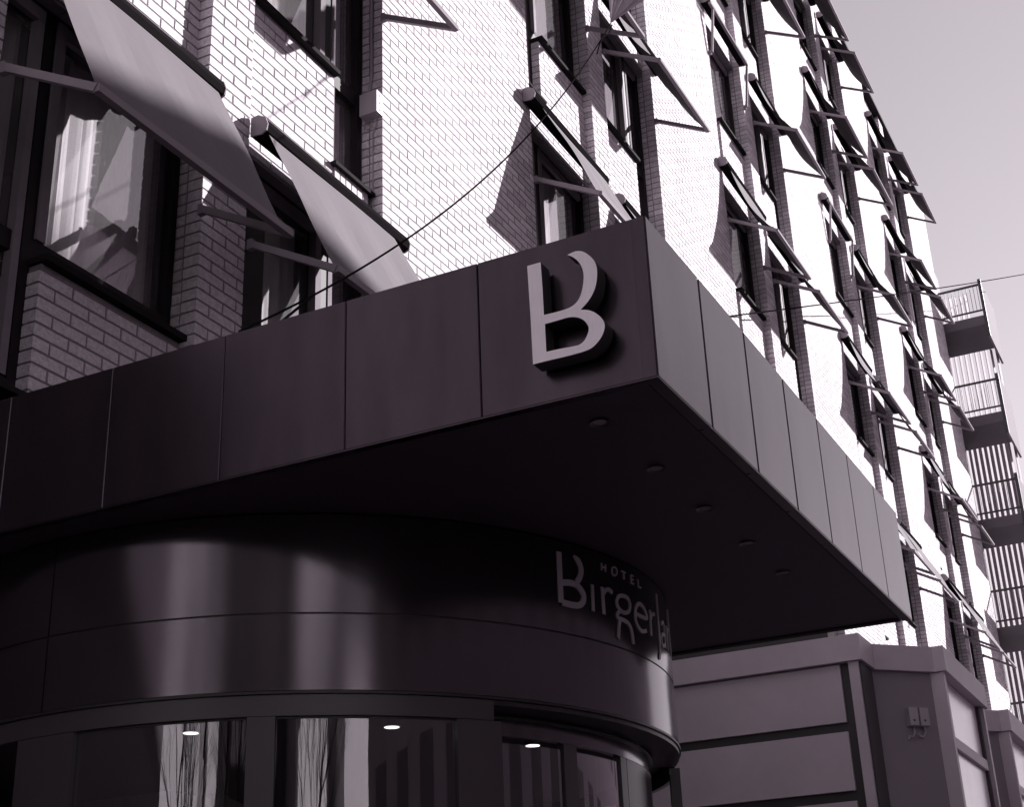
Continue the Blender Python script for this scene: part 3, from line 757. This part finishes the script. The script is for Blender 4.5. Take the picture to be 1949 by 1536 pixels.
# ============================================================ SMALL THINGS
t = thing('junction_box', (7.85, 4.93, 6.55), 'pale junction box with three screws on the brick reveal above the canopy', 'junction box')
b = MB(); b.box(7.76, 7.848, 4.845, 5.0, 6.46, 6.655); part('case', b, 'box', t)
for z in (6.49, 6.555, 6.62):
    b = MB(); b.box(7.79, 7.81, 4.842, 4.8449, z - .01, z + .01); part('screw', b, 'cable', t)
b = MB(); b.tube([(7.835, 4.97, 6.655), (7.835, 4.955, 6.75), (7.838, 4.94, 6.9), (7.838, 4.935, 8.5)], .012, 6); part('conduit', b, 'box', t)
b = MB(); b.tube([(7.835, 4.90, 6.46), (7.838, 4.90, 6.40), (7.84, 4.93, 6.33), (7.842, 4.93, 5.4)], .006, 6)
b.tube([(7.83, 4.98, 6.46)] + [(7.835, 4.97 + .035 * math.sin(a), 6.42 + .04 * math.cos(a)) for a in [x * .5 for x in range(14)]], .005, 5); part('cable', b, 'box', t)

# banner corner and its rope
ap = Vector((9.597, 3.6, 8.053))
b = MB(); n = 44; rows = 14
eL = Vector((0, -.01, .55)); eR = Vector((.27, -.54, .45)); eN = eL.cross(eR).normalized()
def bpt(i, j):
    s_ = i / n; t_ = .02 + .98 * j / rows
    d = eL.lerp(eR, s_) * (1 + .06 * math.sin(s_ * math.pi)) * t_
    f = math.sin(s_ * 23 + .6) * .5 + math.sin(s_ * 41) * .3 + math.sin(s_ * 67 + 2) * .2
    p = ap + d + eN * (.028 * f * t_ ** .7)
    return tuple(p)
for i in range(n):
    for j in range(rows): b.poly([bpt(i, j), bpt(i + 1, j), bpt(i + 1, j + 1), bpt(i, j + 1)])
bn_ = solo('cloth_banner', b, 'cloth', True); tag(bn_, 'creased cloth corner pulled tight by a rope at the top edge', 'banner')
end = Vector((3.95, 3.08, ZT + .012))
pts = []
for i in range(41):
    s = i / 40; p = ap.lerp(end, s); p.z -= 1.4 * s * (1 - s); pts.append(tuple(p))
b = MB(); b.tube(pts, .0052, 6); b.tube([(p[0] + .03 * math.sin(i * 2), p[1] - .01, p[2] - .02) for i, p in enumerate(pts[:5])], .006, 5)
b.tube([pts[36], (end.x + .05, end.y - .15, ZT + .03)], .006, 5)
tag(solo('rope', b, 'rope'), 'thin sagging rope from the cloth corner down to the canopy edge', 'rope')
# span wire across the street
b = MB(); A_ = Vector((16.32, V - .01, 8.47)); B_ = Vector((52.5, .9, 25.8)); pts = []
for i in range(31):
    s = i / 30; p = A_.lerp(B_, s); p.z -= .5 * s * (1 - s); pts.append(tuple(p))
b.tube(pts, .011, 5); tag(solo('span_wire', b, 'rope'), 'thin dark wire strung from the brick wall across the sky', 'wire')

# ============================================================ ACROSS AND BEHIND (seen only in reflections and as shade)
def far_block(name, x0, x1, y0, y1, z1, label, face, m='opp', fl=3.2, step=2.6):
    t = thing(name, ((x0 + x1) / 2, (y0 + y1) / 2, -H), label, 'building')
    b = MB(); b.box(x0, x1, y0, y1, -H, z1); part('wall', b, m, t)
    w = MB()
    nf = int((z1 + H - 2) / fl)
    for f in range(nf):
        z = -H + 1.0 + f * fl
        if face in ('x+',):
            y = y0 + 1
            while y < y1 - 1.6: w.box(x1 - .02, x1 + .03, y, y + 1.3, z, z + 1.7); y += step
        if face in ('y+',):
            x = x0 + 1
            while x < x1 - 1.6: w.box(x, x + 1.3, y1 - .02, y1 + .03, z, z + 1.7); x += step
    if w.v: part('windows', w, 'oppw' if m == 'opp' else 'frame', t)
    b = MB(); b.box(x0 - .3, x1 + .3, y0 - .3, y1 + .3, z1, z1 + .3); part('roof', b, 'sill', t)
far_block('street_building', -9, 46, -27, -13, 19.1, 'long plastered street building across from the hotel', 'y+')
far_block('neighbour_building', -30, -4, 9.5, 20, 21, 'dark brick neighbour on the hotel side behind the viewpoint', 'y+', 'oppd')
gb = [o for o in bpy.data.objects if o.name == 'street_building'][0]
b = MB(); b.prism([(25.5, 19.2), (30.2, 19.95), (32.0, 20.65), (32.5, 20.25), (33.1, 19.2)], 1, -14.2, -13.0); part('gable', b, 'opp', gb)
far_block('corner_building', -46, -31, 2.2, 10.5, 15, 'pale corner building behind the viewpoint', 'none', 'oppl')
far_block('corner_house', -44, -33, -3.0, .6, 9.5, 'low pale gable house behind the viewpoint', 'none', 'oppl')
far_block('brick_street_building', -44, -30, -13.6, -3.3, 22, 'dark brick building closing the street behind the viewpoint', 'x+', 'oppd')
far_block('cross_street_building', -46, -27, -22, -14.5, 17, 'pale building past the cross street behind the viewpoint', 'none', 'oppl')
far_block('cross_street_house', -40, -24, -36, -23.5, 12, 'second pale building past the cross street behind the viewpoint', 'none', 'oppl')
def tree(x, y, h, seed, label):
    q = random.Random(seed); b = MB()
    def grow(p, d, L, r, lv):
        pts = [tuple(p)]; rr = [r]; n = 4
        for i in range(n):
            d = (d + Vector((q.uniform(-.18, .18), q.uniform(-.18, .18), q.uniform(-.05, .12)))).normalized()
            p = p + d * L / n; pts.append(tuple(p)); rr.append(r * (1 - .5 * (i + 1) / n))
            if lv < 4 and i >= 1:
                for _ in range(2 if lv else 3):
                    dd = (d + Vector((q.uniform(-1, 1), q.uniform(-1, 1), q.uniform(-.2, .7))) * .8).normalized()
                    grow(p, dd, L * q.uniform(.5, .7), r * (1 - .5 * (i + 1) / n) * .55, lv + 1)
        b.tube(pts, rr, 5 if lv < 2 else 3, cap=False)
    grow(Vector((x, y, -H)), Vector((0, 0, 1)), h, .16, 0)
    tr = thing('bare_tree', (x, y, -H), label, 'tree'); part('trunk', b, 'bark', tr)
tree(-13, 3.2, 5.0, 2, 'bare winter street tree behind the viewpoint, nearest the hotel')
tree(-15, -1.6, 5.4, 5, 'slender bare street tree behind the viewpoint, in mid street')
tree(-12, -7.5, 5.6, 9, 'bare street tree behind the viewpoint, on the far pavement')
